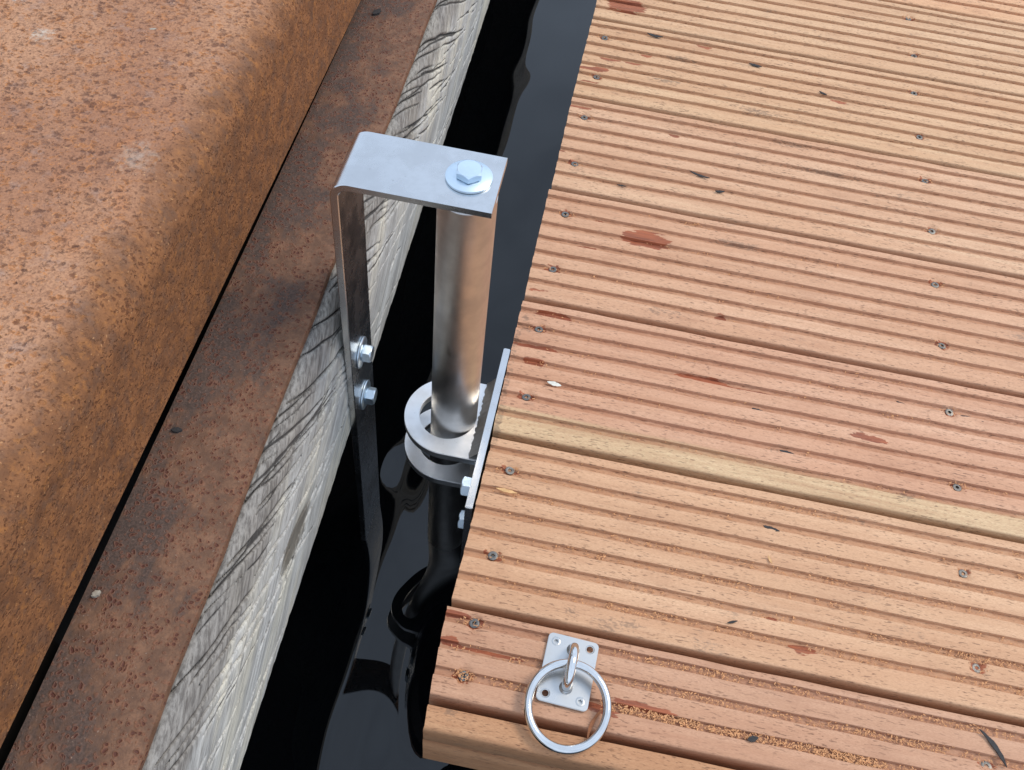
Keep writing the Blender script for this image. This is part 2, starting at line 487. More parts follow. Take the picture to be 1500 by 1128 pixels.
# sheet piling under the waling, a trapezoid-wave wall
bm = bmesh.new()
pts = []
y = -3.0
while y < 4.0:
    pts += [(-0.20, y), (-0.20, y + 0.14), (-0.29, y + 0.2), (-0.29, y + 0.34)]
    y += 0.4
lo = [bm.verts.new((a, b, -1.2)) for a, b in pts]; hi = [bm.verts.new((a, b, 0.1025)) for a, b in pts]
for i in range(len(pts) - 1):
    bm.faces.new((lo[i], lo[i + 1], hi[i + 1], hi[i]))
sp = mesh_obj('sheet_pile_wall', bm, PILE)
tag(sp, 'dark steel sheet piling below the rusty quay edge', 'wall')
g = mesh_obj('ground', box_bm(-40, -0.62, -30, 60, -1.2, 0.10), GROUND)
tag(g, kind='structure')

Y0, Y1 = -1.6, 1.7
# timber waling beam: fine grid with real cracks, worn arris and a knot hollow
TIMB_DIR = 0.0152
def make_timber():
    ys_ = np.concatenate([np.arange(Y0, -0.98, 0.02), np.arange(-0.98, 0.10, 0.0015), np.arange(0.12, Y1, 0.02)])
    zt, zb = 0.108, -0.037
    # profile from top inner edge, over the arris, down the face, underneath and back
    prof = []
    for x in np.concatenate([[-0.075], np.linspace(-0.030, -0.019, 16)]): prof.append((x, zt, 0))
    th = np.radians(np.linspace(88, 0, 500)); ex, ez = -0.018 + 0.018 * np.cos(th), zt - 0.075 + 0.075 * np.sin(th)
    al = np.concatenate([[0], np.cumsum(np.hypot(np.diff(ex), np.diff(ez)))])
    for q in np.linspace(0, al[-1], 150): prof.append((np.interp(q, al, ex), np.interp(q, al, ez), 0))
    for z in np.linspace(zt - 0.0755, zb + 0.003, 100): prof.append((0.0, z, 1))
    prof += [(-0.0012, zb + 0.0008, 2), (-0.004, zb, 2), (-0.075, zb, 2)]
    P = np.array(prof)
    n, m = len(ys_), len(P)
    V = np.zeros((n, m, 3))
    V[:, :, 0] = P[None, :, 0]; V[:, :, 2] = P[None, :, 1]; V[:, :, 1] = ys_[:, None]
    # outward normal per profile point
    T = np.gradient(P[:, :2], axis=0)
    N = np.stack([-T[:, 1], T[:, 0]], 1); N /= np.linalg.norm(N, axis=1)[:, None]
    N = -N if N[5, 1] < 0 else N
    # unrolled coordinate s (0 at the arris, + down the face, - across the top)
    sl_ = np.concatenate([[0], np.cumsum(np.linalg.norm(np.diff(P[:, :2], axis=0), axis=1))])
    s = sl_ - sl_[17]
    Sg, Yg = np.meshgrid(s, ys_)
    rnd = random.Random(4)
    ang = rad(26)
    crack = np.zeros((n, m)); depth = np.zeros((n, m))
    def add_crack(y0, s0, ln, w, dp, a, bend):
        # runs from (y0, s0) towards the viewer while climbing
        k = (Yg < y0) & (Yg > y0 - ln)
        t = np.clip((y0 - Yg) / ln, 0, 1)
        line = s0 - math.tan(a) * (y0 - Yg) + bend * np.sin(t * math.pi) + (vnoise(Yg * 60, Yg * 0 + s0 * 99, 7) - 0.5) * 0.0025
        prof_ = w * np.sqrt(np.clip(np.sin(t * math.pi), 0, 1)) + 1e-6
        q = np.exp(-((Sg - line) / prof_) ** 2) * k * (np.sin(t * math.pi) > 0.02)
        np.maximum(crack, q, out=crack)
        np.maximum(depth, q * dp, out=depth)
    for i in range(190):
        y0 = rnd.uniform(-0.98, 0.25)
        s0 = rnd.choice((rnd.uniform(-0.02, 0.06), rnd.uniform(0.0, 0.15), rnd.uniform(0.02, 0.11)))
        steep = min(1, max(0, s0 / 0.05))
        low = min(1, max(0, (s0 - 0.06) / 0.06))
        add_crack(y0, s0, rnd.uniform(0.03, 0.12), rnd.uniform(0.0004, 0.0008) * (1 + 1.0 * steep), rnd.uniform(0.001, 0.003), ang * (1 - 0.6 * low) + rnd.uniform(-.06, .06), rnd.uniform(-.004, .004))
    for (y0, s0, ln, w) in ((-0.56, 0.062, 0.11, .0030), (-0.585, 0.085, 0.13, .0024), (-0.44, 0.07, 0.12, .0024), (-0.66, 0.066, 0.13, .0030), (-0.30, 0.055, 0.12, .0028), (-0.72, 0.09, 0.14, .0024), (-0.15, 0.06, .13, .003), (-.50, .11, .12, .0022), (.02, .06, .14, .003), (-.36, .08, .13, .0024), (-.22, .09, .14, .0024), (-.79, .07, .12, .0026), (-.62, .115, .16, .0022), (-.70, .13, .2, .0020)):
        add_crack(y0, s0, ln * 1.1, w * 0.55, 0.0035, ang + rnd.uniform(-.05, .05), rnd.uniform(-.003, .003))
    # weathered ridges of late wood
    u = Yg * math.cos(ang) - Sg * math.sin(ang); w_ = Sg * math.cos(ang) + Yg * math.sin(ang)
    ridge = (vnoise(w_ * 420, u * 9, 1) - 0.5) * 0.0005 + (vnoise(w_ * 150, u * 4, 2) - 0.5) * 0.0005
    wear = (vnoise(Yg * 9, Sg * 0 + 2, 3) - 0.5) * 0.003
    # knot hollow low on the face near the viewer
    kd = ((Yg + 0.735 - (Sg - 0.092) * 0.9) / 0.030) ** 2 + ((Sg - 0.092) / 0.016) ** 2
    knot = np.exp(-kd)
    face = (P[:, 2] < 2)[None, :]
    disp = (ridge + wear * np.exp(-(Sg / 0.02) ** 2) - depth - 0.0035 * knot) * face
    V[:, :, 0] += N[None, :, 0] * disp; V[:, :, 2] += N[None, :, 1] * disp
    lowedge = (vnoise(Yg * 30, Yg * 0, 4) - 0.5) * 0.0012
    V[:, :, 2] += lowedge * (P[:, 1] < zb + 0.02)[None, :]
    V[:, :, 0] -= TIMB_DIR * (Yg + 0.575)
    me = bpy.data.meshes.new('timber_beam')
    me.from_pydata(V.reshape(-1, 3).tolist(), [], grid_faces(n, m, True, True))
    grime = np.clip(1.0 - (Sg - 0.018) / 0.032, 0, 1)
    grime = np.clip(grime + 0.5 * (vnoise(Yg * 14, Sg * 40, 12) - 0.5), 0, 1)
    add_attr(me, 'grime', grime); add_attr(me, 'crack', crack); add_attr(me, 'knot', knot)
    o = mesh_obj('timber_beam', me, TIMBER, None, 50)
    bm = bmesh.new(); bm.from_mesh(me); bmesh.ops.recalc_face_normals(bm, faces=bm.faces[:]); bm.to_mesh(me); bm.free()
    o.location = (-0.0995, 0, 0)
    return o
tag(make_timber(), 'cracked silver grey oak beam along the quay beside the water', 'beam')

# flat rusty ledge plate lying on the timber
def make_ledge():
    prof = [(-0.0672, 0.1095), (-0.001, 0.1095), (0.0, 0.1105), (0.0, 0.1150), (-0.0006, 0.1164), (-0.002, 0.117), (-0.0672, 0.117)]
    ys_ = np.arange(Y0, Y1, 0.02)
    n, m = len(ys_), len(prof)
    V = np.zeros((n, m, 3)); P = np.array(prof)
    V[:, :, 0] = P[None, :, 0] + ((vnoise(ys_ * 25, ys_ * 0, 9) - 0.5) * 0.0016)[:, None] * (P[:, 0] > -0.01)[None, :]
    V[:, :, 2] = P[None, :, 1]; V[:, :, 1] = ys_[:, None]
    V[:, :, 0] -= TIMB_DIR * (ys_ + 0.69)[:, None]
    me = bpy.data.meshes.new('steel_ledge')
    me.from_pydata(V.reshape(-1, 3).tolist(), [], grid_faces(n, m))
    bm = bmesh.new(); bm.from_mesh(me); bmesh.ops.recalc_face_normals(bm, faces=bm.faces[:]); bm.to_mesh(me); bm.free()
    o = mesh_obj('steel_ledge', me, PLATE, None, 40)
    o.location = (-0.1158, 0, 0)
    return o
tag(make_ledge(), 'flat pitted rusty steel ledge between the capping and the grey beam', 'steel plate')

# rounded steel capping beam
def make_cap():
    zb, zt, r, t = 0.1310, 0.242, 0.024, 0.008
    outer = [(0.0, zb + 0.001), (0.0, zt - r)]
    for a in np.linspace(0, 90, 13)[1:]:
        outer.append((-r + r * math.cos(rad(a)), zt - r + r * math.sin(rad(a))))
    outer.append((-0.40, zt)); 
    for a in np.linspace(90, 180, 9)[1:]:
        outer.append((-0.40 + r * math.cos(rad(a)), zt - r + r * math.sin(rad(a))))
    outer.append((-0.40 - r, zb))
    inner = [(-0.40 - r + t, zb), (-0.40 - r + t, zt - r)]
    inner += [(-0.40, zt - t), (-r, zt - t), (-t, zt - r), (-t, zb), (-0.001, zb)]
    P = np.array(outer + inner)
    ys_ = np.arange(Y0, Y1, 0.05)
    n, m = len(ys_), len(P)
    V = np.zeros((n, m, 3))
    V[:, :, 0] = P[None, :, 0]; V[:, :, 2] = P[None, :, 1]; V[:, :, 1] = ys_[:, None]
    V[:, :, 0] -= 0.007 * (ys_ + 0.69)[:, None]
    me = bpy.data.meshes.new('capping_beam')
    me.from_pydata(V.reshape(-1, 3).tolist(), [], grid_faces(n, m))
    bm = bmesh.new(); bm.from_mesh(me); bmesh.ops.recalc_face_normals(bm, faces=bm.faces[:]); bm.to_mesh(me); bm.free()
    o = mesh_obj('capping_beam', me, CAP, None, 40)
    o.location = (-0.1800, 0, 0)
    return o
tag(make_cap(), 'wide rust brown steel capping beam with rounded edge on the quay', 'steel beam')

# ------------------------------------------------------------------ jetty deck
deck = empty('jetty', (0.02, -0.84, -0.24))
tag(deck, 'floating jetty of grooved orange brown hardwood boards', 'jetty')
DL = deck.location.copy()
def put(o, parent=deck, loc=None):
    """parent at world location"""
    o.parent = parent
    o.matrix_parent_inverse = Matrix.Translation(-(Vector(parent.matrix_basis.translation) if parent is not deck else DL))
    return o

TH = 0.027
def board_profile(width, grooves, gw=0.0068, gd=0.0036, r=0.0016):
    """(s, z, in_groove) going from far edge (s=0) towards the viewer across the top, then underneath"""
    P = []
    for a in (180, 150, 120, 90):
        P.append((r + r * math.cos(rad(a)), -r + r * math.sin(rad(a)), 0))
    last = r
    for gpos in grooves:
        a, b = gpos - gw / 2, gpos + gw / 2
        P.append(((last + a) / 2, 0, 0))
        P += [(a - 0.0008, 0, 0), (a + 0.0001, -0.0003, 0.3), (a + 0.0007, -gd * 0.92, 1), (gpos - 0.0008, -gd, 1), (gpos + 0.0008, -gd, 1), (b - 0.0007, -gd * 0.92, 1), (b - 0.0001, -0.0003, 0.3), (b + 0.0008, 0, 0)]
        last = b + 0.0008
    P.append(((last + width - r) / 2, 0, 0))
    for a in (90, 60, 30, 0):
        P.append((width - r + r * math.cos(rad(a)), -r + r * math.sin(rad(a)), 0))
    P += [(width, -TH * 0.6, 0), (width, -TH + 0.002, 0), (width - 0.002, -TH, 0), (0.002, -TH, 0), (0, -TH + 0.002, 0), (0, -TH * 0.5, 0)]
    return P

# (x, y, half length, half width, depth) of torn red patches, in deck coordinates
STAINS = [(.120, -.3473, .023, .0105, .0010), (.0736, -.3333, .005, .002, 0), (.0654, -.3714, .010, .002, 0), (.1988, -.4272, .006, .0035, .0005),
          (.0497, -.4626, .016, .0022, 0), (.0409, -.5024, .020, .003, .0004), (.0414, -.5192, .009, .003, 0), (.1868, -.5001, .022, .0016, 0),
          (.2198, -.5032, .030, .0018, 0), (.058, .036, .022, .012, .0006), (.0512, -.0745, .014, .0035, 0), (.077, -.0744, .010, .0022, 0), (.1559, -.0193, .009, .004, .0005),
          (.0901, -.0572, .007, .003, 0), (.045, -.0932, .009, .0035, 0), (.1348, -.1849, .007, .0035, .0004), (.3117, -.0744, .010, .004, .0005), (.023, -.2419, .003, .002, 0),
          (.2757, -.7292, .011, .003, 0), (.2518, -.7106, .006, .002, 0), (.1349, -.8025, .013, .0035, 0), (.165, -.796, .02, .002, 0), (.035, -.0995, .016, .0015, 0), (.030, -.168, .014, .0015, 0),
          (.034, -.122, .014, .0014, 0), (.06, -.184, .030, .0015, 0), (.030, -.44, .012, .0018, 0), (.31, -.495, .02, .0016, 0), (.33, -.53, .016, .0016, 0), (.36, -.565, .02, .0018, 0), (.026, -.758, .010, .002, 0), (.024, -.778, .008, .002, 0), (.05, -.78, .03, .0012, 0)]
GRIME = [(.026, -.4735, .006, .004), (.028, -.485, .007, .005), (.107, -.737, .006, .004), (.135, -.742, .016, .006), (.15, -.737, .012, .004), (.022, -.50, .003, .03), (.022, -.55, .003, .03), (.023, -.59, .004, .03),
         (.21, -.33, .03, .005), (.145, -.435, .02, .006), (.13, -.05, .02, .006), (.12, -.095, .02, .006), (.22, -.12, .03, .006), (.30, -.20, .05, .004), (.26, -.165, .03, .006), (.036, -.826, .006, .005), (.05, -.83, .01, .004), (.09, -.2805, .01, .003), (.36, -.58, .01, .006), (.25, -.56, .008, .003)]

SCREW_L = [(0.0409, -0.0346), (0.0413, -0.1094), (0.0377, -0.1821), (0.0384, -0.2577), (0.04, -0.3327), (0.0397, -0.4071), (0.0391, -0.4815), (0.041, -0.5564), (0.0408, -0.6302), (0.042, -0.7062), (0.0394, -0.7611), (0.0399, -0.8001)]
SCREW_R = [(0.4018, 0.1211), (0.4038, 0.0428), (0.3993, -0.0316), (0.4005, -0.1096), (0.4016, -0.1814), (0.4033, -0.2575), (0.4013, -0.3318), (0.4019, -0.4081), (0.4025, -0.484), (0.4023, -0.5609), (0.4002, -0.6398), (0.4033, -0.7152), (0.4029, -0.7856)]

def make_board(k, yfar, width, grooves, xl0, xl1, tint, sapf, fine=True, seed=0, name='deck_board'):
    P = np.array(board_profile(width, grooves))
    if fine:
        st = np.concatenate([[0.0], np.arange(0.0015, 0.60, 0.0028), np.arange(0.61, 1.25, 0.04)])
    else:
        st = np.concatenate([[0.0], np.arange(0.02, 1.25, 0.05)])
    n, m = len(st), len(P)
    Xl = (xl0 + (xl1 - xl0) * P[:, 0] / width)
    V = np.zeros((n, m, 3))
    V[:, :, 0] = st[:, None] + Xl[None, :] * np.clip(1 - st / 0.6, 0, 1)[:, None] + 0.02 * np.clip(st / 0.6, 0, 1)[:, None]
    V[:, :, 1] = yfar - P[None, :, 0]
    V[:, :, 2] = P[None, :, 1]
    Xg, Yg, gr = V[:, :, 0], V[:, :, 1].copy(), np.repeat(P[None, :, 2], n, 0)
    top = (P[:, 1] > -0.004)[None, :]
    # milling is never perfect: grooves wander and are fuzzy, ends are saw-rough
    V[:, :, 1] += (vnoise(Xg * 26, P[None, :, 0] * 40 + Xg * 0, seed + 1) - 0.5) * 0.0009 * top
    V[:, :, 2] += (vnoise(Xg * 220, Yg * 900, seed + 2) - 0.5) * 0.0009 * (gr > 0.6) + (vnoise(Xg * 30, Yg * 90, seed + 3) - 0.5) * 0.0004 * top
    V[0, :, 0] += (vnoise(P[:, 0] * 300, P[:, 1] * 300, seed) - 0.5) * 0.0008
    stain = np.zeros((n, m)); grime = np.zeros((n, m))
    if fine:
        for (sx, sy, a, b, dp) in STAINS:
            q = np.exp(-0.7 * (np.abs((Xg - sx) / a) ** 3 + np.abs((Yg - sy) / b) ** 3))
            np.maximum(stain, q, out=stain)
            V[:, :, 2] -= dp * np.clip(q * 2 - 0.7, 0, 1) * top
        for (sx, sy) in SCREW_L + SCREW_R:
            rr = np.hypot((Xg - sx) / 1.5, Yg - sy)
            np.maximum(stain, 0.62 * np.exp(-((rr - 0.0035) / 0.0022) ** 2), out=stain)
            hole = np.clip(1 - np.hypot(Xg - sx, Yg - sy) / 0.0058, 0, 1)
            V[:, :, 2] -= np.minimum(hole * 4, 1) * 0.0026 * top * (gr < 0.6)
        for (sx, sy, a, b) in GRIME:
            np.maximum(grime, np.exp(-(((Xg - sx) / a) ** 2 + ((Yg - sy) / b) ** 2)), out=grime)
    sap = np.zeros((n, m))
    if sapf:
        f = P[None, :, 0] / width + 0.05 * (vnoise(Xg * 6, Xg * 0 + seed, 3) - 0.5)
        for (a, b, w) in sapf:
            np.maximum(sap, w * np.clip((f - a) / 0.05, 0, 1) * np.clip((b - f) / 0.05, 0, 1), out=sap)
    me = bpy.data.meshes.new(name)
    V[:, :, :] -= np.array(DL)
    me.from_pydata(V.reshape(-1, 3).tolist(), [], grid_faces(n, m))
    add_attr(me, 'stain', stain); add_attr(me, 'grime', grime); add_attr(me, 'groove', gr); add_attr(me, 'sap', sap)
    o = mesh_obj(name, me, DECK, deck, 35)
    bm = bmesh.new(); bm.from_mesh(me); bmesh.ops.recalc_face_normals(bm, faces=bm.faces[:]); bm.to_mesh(me); bm.free()
    o.color = tint
    return o

G7 = [0.0108 + 0.0189 * j for j in range(7)]
boards = {}
SPEC = {   # k: (xl0, xl1, tint, sap)
    -1: (.0222, .0222, lin(216, 176, 136), [(0.0, 1.1, .22)]),
    0: (.0218, .0205, lin(215, 174, 134), [(0.6, 1.2, .36)]),
    1: (.0203, .0208, lin(214, 171, 135), [(0.66, 1.2, .34)]),
    2: (.0190, .0200, lin(213, 168, 133), None),
    3: (.0192, .0203, lin(211, 164, 131), [(0.80, 1.2, .72)]),
    4: (.0215, .0198, lin(213, 169, 131), [(.9, 1.2, .3)]),
}
for k in range(-6, 5):
    xl0, xl1, tint, sap = SPEC.get(k, (.0195 + .0015 * math.sin(k * 2.1), .0205, lin(221, 174, 132), None))
    boards[k] = make_board(k, -0.15 * k - 0.0030, 0.1440, G7, xl0, xl1, tint, sap, k >= -2, seed=k * 7 + 50)
boards[5] = make_board(5, -0.7530, 0.0645, [.0084, .0279, .0472], .0176, .0200, lin(200, 155, 123), None, True, seed=101)

# edge board on end at the near side
def make_fascia():
    w, h = 0.0172, 0.073
    P = []
    for a in (180, 135, 90): P.append((0.0025 + 0.0025 * math.cos(rad(a)), -0.0025 + 0.0025 * math.sin(rad(a)), 0))
    for a in (90, 60, 30, 0): P.append((w - 0.004 + 0.004 * math.cos(rad(a)), -0.004 + 0.004 * math.sin(rad(a)), 0))
    P += [(w, -0.024, 0), (w - 0.0012, -0.0255, 1), (w - 0.0012, -0.0290, 1), (w, -0.0305, 0), (w, -0.05, 0), (w, -h + 0.003, 0), (w - 0.003, -h, 0), (0.002, -h, 0), (0, -h + 0.002, 0), (0, -0.03, 0)]
    P = np.array(P)
    st = np.concatenate([[0.0], np.arange(0.0015, 0.60, 0.004), np.arange(0.61, 1.25, 0.04)])
    n, m = len(st), len(P)
    V = np.zeros((n, m, 3))
    V[:, :, 0] = st[:, None] + 0.0212 + np.where(st[:, None] == 0, (vnoise(P[:, 0] * 500, P[:, 1] * 300, 5)[None, :] - .5) * .002, 0)
    V[:, :, 1] = -0.8232 - P[None, :, 0] + (vnoise(st * 12, st * 0, 3)[:, None] - 0.5) * 0.001
    V[:, :, 2] = P[None, :, 1] - 0.001
    V[:, :, 2] += (vnoise(V[:, :, 0] * 60, V[:, :, 1] * 60, 8) - .5) * .0008
    Xg, Yg = V[:, :, 0].copy(), V[:, :, 1].copy()
    grime = np.zeros((n, m))
    for (sx, sy, a, b) in GRIME:
        np.maximum(grime, np.exp(-(((Xg - sx) / a) ** 2 + ((Yg - sy) / b) ** 2)), out=grime)
    V -= np.array(DL)
    me = bpy.data.meshes.new('edge_board')
    me.from_pydata(V.reshape(-1, 3).tolist(), [], grid_faces(n, m))
    for a, q in (('stain', grime * 0), ('grime', grime), ('groove', np.repeat(P[None, :, 2], n, 0)), ('sap', grime * 0 + 0.25)):
        add_attr(me, a, q)
    o = mesh_obj('edge_board', me, DECK, deck, 40)
    bm = bmesh.new(); bm.from_mesh(me); bmesh.ops.recalc_face_normals(bm, faces=bm.faces[:]); bm.to_mesh(me); bm.free()
    o.color = lin(190, 142, 102)
    return o
make_fascia()

# hidden frame: joists and float
for (x0, x1) in ((0.027, 0.075), (0.38, 0.428), (0.76, 0.808), (1.19, 1.238)):
    o = mesh_obj('joist', box_bm(x0 - DL.x, x1 - DL.x, -0.818 - DL.y, 0.90 - DL.y, -0.125 - DL.z, -0.0275 - DL.z, 0.002), JOIST, deck)
o = mesh_obj('float', box_bm(0.16 - DL.x, 1.15 - DL.x, -0.70 - DL.y, 0.85 - DL.y, -0.42 - DL.z, -0.127 - DL.z, 0.02), FLOAT, deck)

# screws, star recess
def star_pts(r1, r2, n=6, rot=0.0):
    return [((r1 if i % 2 == 0 else r2) * math.cos(rot + math.pi * i / n), (r1 if i % 2 == 0 else r2) * math.sin(rot + math.pi * i / n)) for i in range(2 * n)]
def screw_mesh(name, R, mat):
    bm = bmesh.new()
    n = 12
    def ring(r, z): return [bm.verts.new((r * math.cos(math.pi * 2 * i / n), r * math.sin(math.pi * 2 * i / n), z)) for i in range(n)]
    def star(a, b, z): return [bm.verts.new((x, y, z)) for x, y in star_pts(a, b)]
    rings = [ring(R * 0.62, -0.003), ring(R, -0.0004), ring(R * 0.95, 0.0), ring(R * 0.72, 0.00012), star(R * 0.50, R * 0.34, 0.0001), star(R * 0.46, R * 0.30, -0.0016)]
    for a, b in zip(rings, rings[1:]):
        for i in range(n):
            bm.faces.new((a[i], a[(i + 1) % n], b[(i + 1) % n], b[i]))
    bm.faces.new(rings[-1])
    me = bpy.data.meshes.new(name)
    bmesh.ops.recalc_face_normals(bm, faces=bm.faces[:])
    bm.to_mesh(me); bm.free()
    me.materials.append(mat)
    return me
SM = screw_mesh('screw', 0.0038, SCREW)
rs = random.Random(2)
for (sx, sy) in SCREW_L + SCREW_R:
    k = 5 if sy < -0.7515 else int(math.floor(-sy / 0.15))
    s_ = bpy.data.objects.new('screw', SM)
    C.objects.link(s_)
    s_.parent = boards[k]
    s_.location = Vector((sx, sy, -0.0019 + rs.uniform(-.0005, .0003))) - DL
    s_.rotation_euler = (rs.uniform(-.12, .12), rs.uniform(-.12, .12), rs.uniform(0, 6))

# ------------------------------------------------------------------ metal helpers
def extrude_loops(outer, holes, z0, z1, xf=None, bev=0.0):
    """flat plate in local xy with holes, thickness z0..z1"""
    bm = bmesh.new()
    loops = [outer] + holes
    edges = []
    tops = []
    for lp in loops:
        vs = [bm.verts.new((x, y, z1)) for x, y in lp]
        tops.append(vs)
        for i in range(len(vs)):
            edges.append(bm.edges.new((vs[i], vs[(i + 1) % len(vs)])))
    r = bmesh.ops.triangle_fill(bm, edges=edges, use_beauty=True, use_dissolve=False)
    fs = [f for f in bm.faces]
    ext = bmesh.ops.extrude_face_region(bm, geom=fs)
    for v in [e for e in ext['geom'] if isinstance(e, bmesh.types.BMVert)]:
        v.co.z = z0
    bmesh.ops.recalc_face_normals(bm, faces=bm.faces[:])
    if bev:
        es = [e for e in bm.edges if len(e.link_faces) == 2 and e.calc_face_angle(0) > rad(60) and abs(e.verts[0].co.z - e.verts[1].co.z) < 1e-7]
        bmesh.ops.bevel(bm, geom=es, offset=bev, segments=2, affect='EDGES')
    if xf is not None:
        bmesh.ops.transform(bm, matrix=xf, verts=bm.verts[:])
    return bm

def circle(cx, cy, r, n=48, a0=0, a1=360):
    full = abs(a1 - a0) >= 360
    m = n if full else n + 1
    return [(cx + r * math.cos(rad(a0 + (a1 - a0) * i / n)), cy + r * math.sin(rad(a0 + (a1 - a0) * i / n))) for i in range(m)]

def lathe(prof, n=48, xf=None):
    bm = bmesh.new()
    rings = []
    for r, z in prof:
        rings.append([bm.verts.new((r * math.cos(2 * math.pi * i / n), r * math.sin(2 * math.pi * i / n), z)) for i in range(n)])
    for a, b in zip(rings, rings[1:]):
        for i in range(n):
            bm.faces.new((a[i], a[(i + 1) % n], b[(i + 1) % n], b[i]))
    bm.faces.new(rings[0]); bm.faces.new(rings[-1])
    bmesh.ops.recalc_face_normals(bm, faces=bm.faces[:])
    if xf is not None:
        bmesh.ops.transform(bm, matrix=xf, verts=bm.verts[:])
    return bm

def hex_head(af, h, xf):
    """chamfered hexagon head along +z, base at z=0, with a short raised collar"""
    R = af / 2 / math.cos(rad(30))
    bm = bmesh.new()
    n = 48
    def hexr(a):
        a = (a + math.pi / 6) % (math.pi / 3) - math.pi / 6
        return af / 2 / math.cos(a)
    rows = []
    for (lim, z) in ((af * 0.47, 0), (af * 0.47, 0.0006), (R, 0.0007), (R, h - 0.0011)):
        rows.append([(min(hexr(2 * math.pi * i / n), lim), z) for i in range(n)])
    rows.append([(min(hexr(2 * math.pi * i / n), af * 0.485), h) for i in range(n)])
    # chamfer: corners drop where the hexagon exceeds the circle
    rows[3] = [(r, h - 0.00025 - max(0, (r - af * 0.487)) * 0.85) for r, z in rows[3]]
    rows.append([(af * 0.33, h)] * n)
    vv = [[bm.verts.new((r * math.cos(2 * math.pi * i / n), r * math.sin(2 * math.pi * i / n), z)) for i, (r, z) in enumerate(row)] for row in rows]
    for a, b in zip(vv, vv[1:]):
        for i in range(n):
            bm.faces.new((a[i], a[(i + 1) % n], b[(i + 1) % n], b[i]))
    bm.faces.new(vv[0]); bm.faces.new(vv[-1])
    bmesh.ops.recalc_face_normals(bm, faces=bm.faces[:])
    bmesh.ops.transform(bm, matrix=xf, verts=bm.verts[:])
    return bm

def washer(R, r, t, xf):
    return lathe([(r, 0), (R - 0.0004, 0), (R, 0.0003), (R, t - 0.0005), (R - 0.0006, t), (r + 0.0003, t), (r, t - 0.0003)], 48, xf)

# ------------------------------------------------------------------ guide pole with its bracket
PX, PY, PR = -0.0160, -0.5760, 0.0195
gp = empty('guide_pole', (PX, PY, WATER_Z))
tag(gp, 'stainless steel guide pole with bent flat bar bracket bolted to the grey beam', 'guide pole')
GL = gp.location.copy()
def T(x, y, z, origin): return Matrix.Translation(Vector((x, y, z)) - origin)

# bent flat bar
def make_strap():
    t, zt, xr, xl = 0.0055, 0.2425, 0.0040, -0.0990
    yc, hw, ro = -0.5755, 0.0262, 0.0125
    path_o = [(xl, -0.42), (xl, -0.1), (xl, 0.05), (xl, zt - ro)]
    for a in np.linspace(180, 90, 11)[1:]:
        path_o.append((xl + ro + ro * math.cos(rad(a)), zt - ro + ro * math.sin(rad(a))))
    path_o += [(-0.05, zt), (xr, zt)]
    ri = ro - t
    path_i = [(xl + t, -0.42), (xl + t, -0.1), (xl + t, 0.05), (xl + t, zt - ro)]
    for a in np.linspace(180, 90, 11)[1:]:
        path_i.append((xl + ro + ri * math.cos(rad(a)), zt - ro + ri * math.sin(rad(a))))
    path_i += [(-0.05, zt - t), (xr, zt - t)]
    bm = bmesh.new()
    c = 0.0006
    rows = []
    for (xo, zo), (xi, zi) in zip(path_o, path_i):
        dx, dz = xo - xi, zo - zi
        ln = math.hypot(dx, dz); dx /= ln; dz /= ln
        sec = [(xo, yc - hw + c, zo), (xo, yc + hw - c, zo), (xo - dx * c, yc + hw, zo - dz * c), (xi + dx * c, yc + hw, zi + dz * c), (xi, yc + hw - c, zi), (xi, yc - hw + c, zi), (xi + dx * c, yc - hw, zi + dz * c), (xo - dx * c, yc - hw, zo - dz * c)]
        rows.append([bm.verts.new(Vector(q) - GL) for q in sec])
    for a, b in zip(rows, rows[1:]):
        for i in range(8):
            bm.faces.new((a[i], a[(i + 1) % 8], b[(i + 1) % 8], b[i]))
    bm.faces.new(rows[0]); bm.faces.new(rows[-1])
    bmesh.ops.recalc_face_normals(bm, faces=bm.faces[:])
    return mesh_obj('flat_bar', bm, STRAP, gp, 30)
make_strap()
mesh_obj('pole', lathe([(PR - 0.002, -0.45), (PR, -0.448), (PR, 0.2300), (PR - 0.0008, 0.2308), (PR - 0.003, 0.2308)], 96, T(PX, PY, 0, GL)), TUBE, gp, 40)
mesh_obj('spacer', lathe([(0.0125, 0.2309), (0.0130, 0.2314), (0.0130, 0.2364), (0.0125, 0.2369)], 48, T(PX, PY, 0, GL)), mat_steel('dark_spacer_steel', (0.12, 0.11, 0.10, 1), 0.4), gp, 40)
w = mesh_obj('washer', washer(0.0150, 0.0045, 0.0022, T(PX, PY + 0.001, 0.2426, GL)), ZINC, gp, 40)
mesh_obj('bolt', hex_head(0.0156, 0.0056, T(PX, PY + 0.001, 0.2449, GL) @ Matrix.Rotation(rad(8), 4, 'Z')), ZINC, gp, 25)
for (by, bz, rr) in ((-0.5785, 0.0440, 12), (-0.5765, -0.0170, 25)):
    xf = T(-0.0934, by, bz, GL) @ Matrix.Rotation(rad(90), 4, 'Y')
    mesh_obj('washer', washer(0.0130, 0.0045, 0.0018, xf), ZINC, gp, 40)
    xf = T(-0.0915, by, bz, GL) @ Matrix.Rotation(rad(90), 4, 'Y') @ Matrix.Rotation(rad(rr), 4, 'Z')
    mesh_obj('bolt', hex_head(0.0132, 0.0074, xf), ZINC, gp, 25)

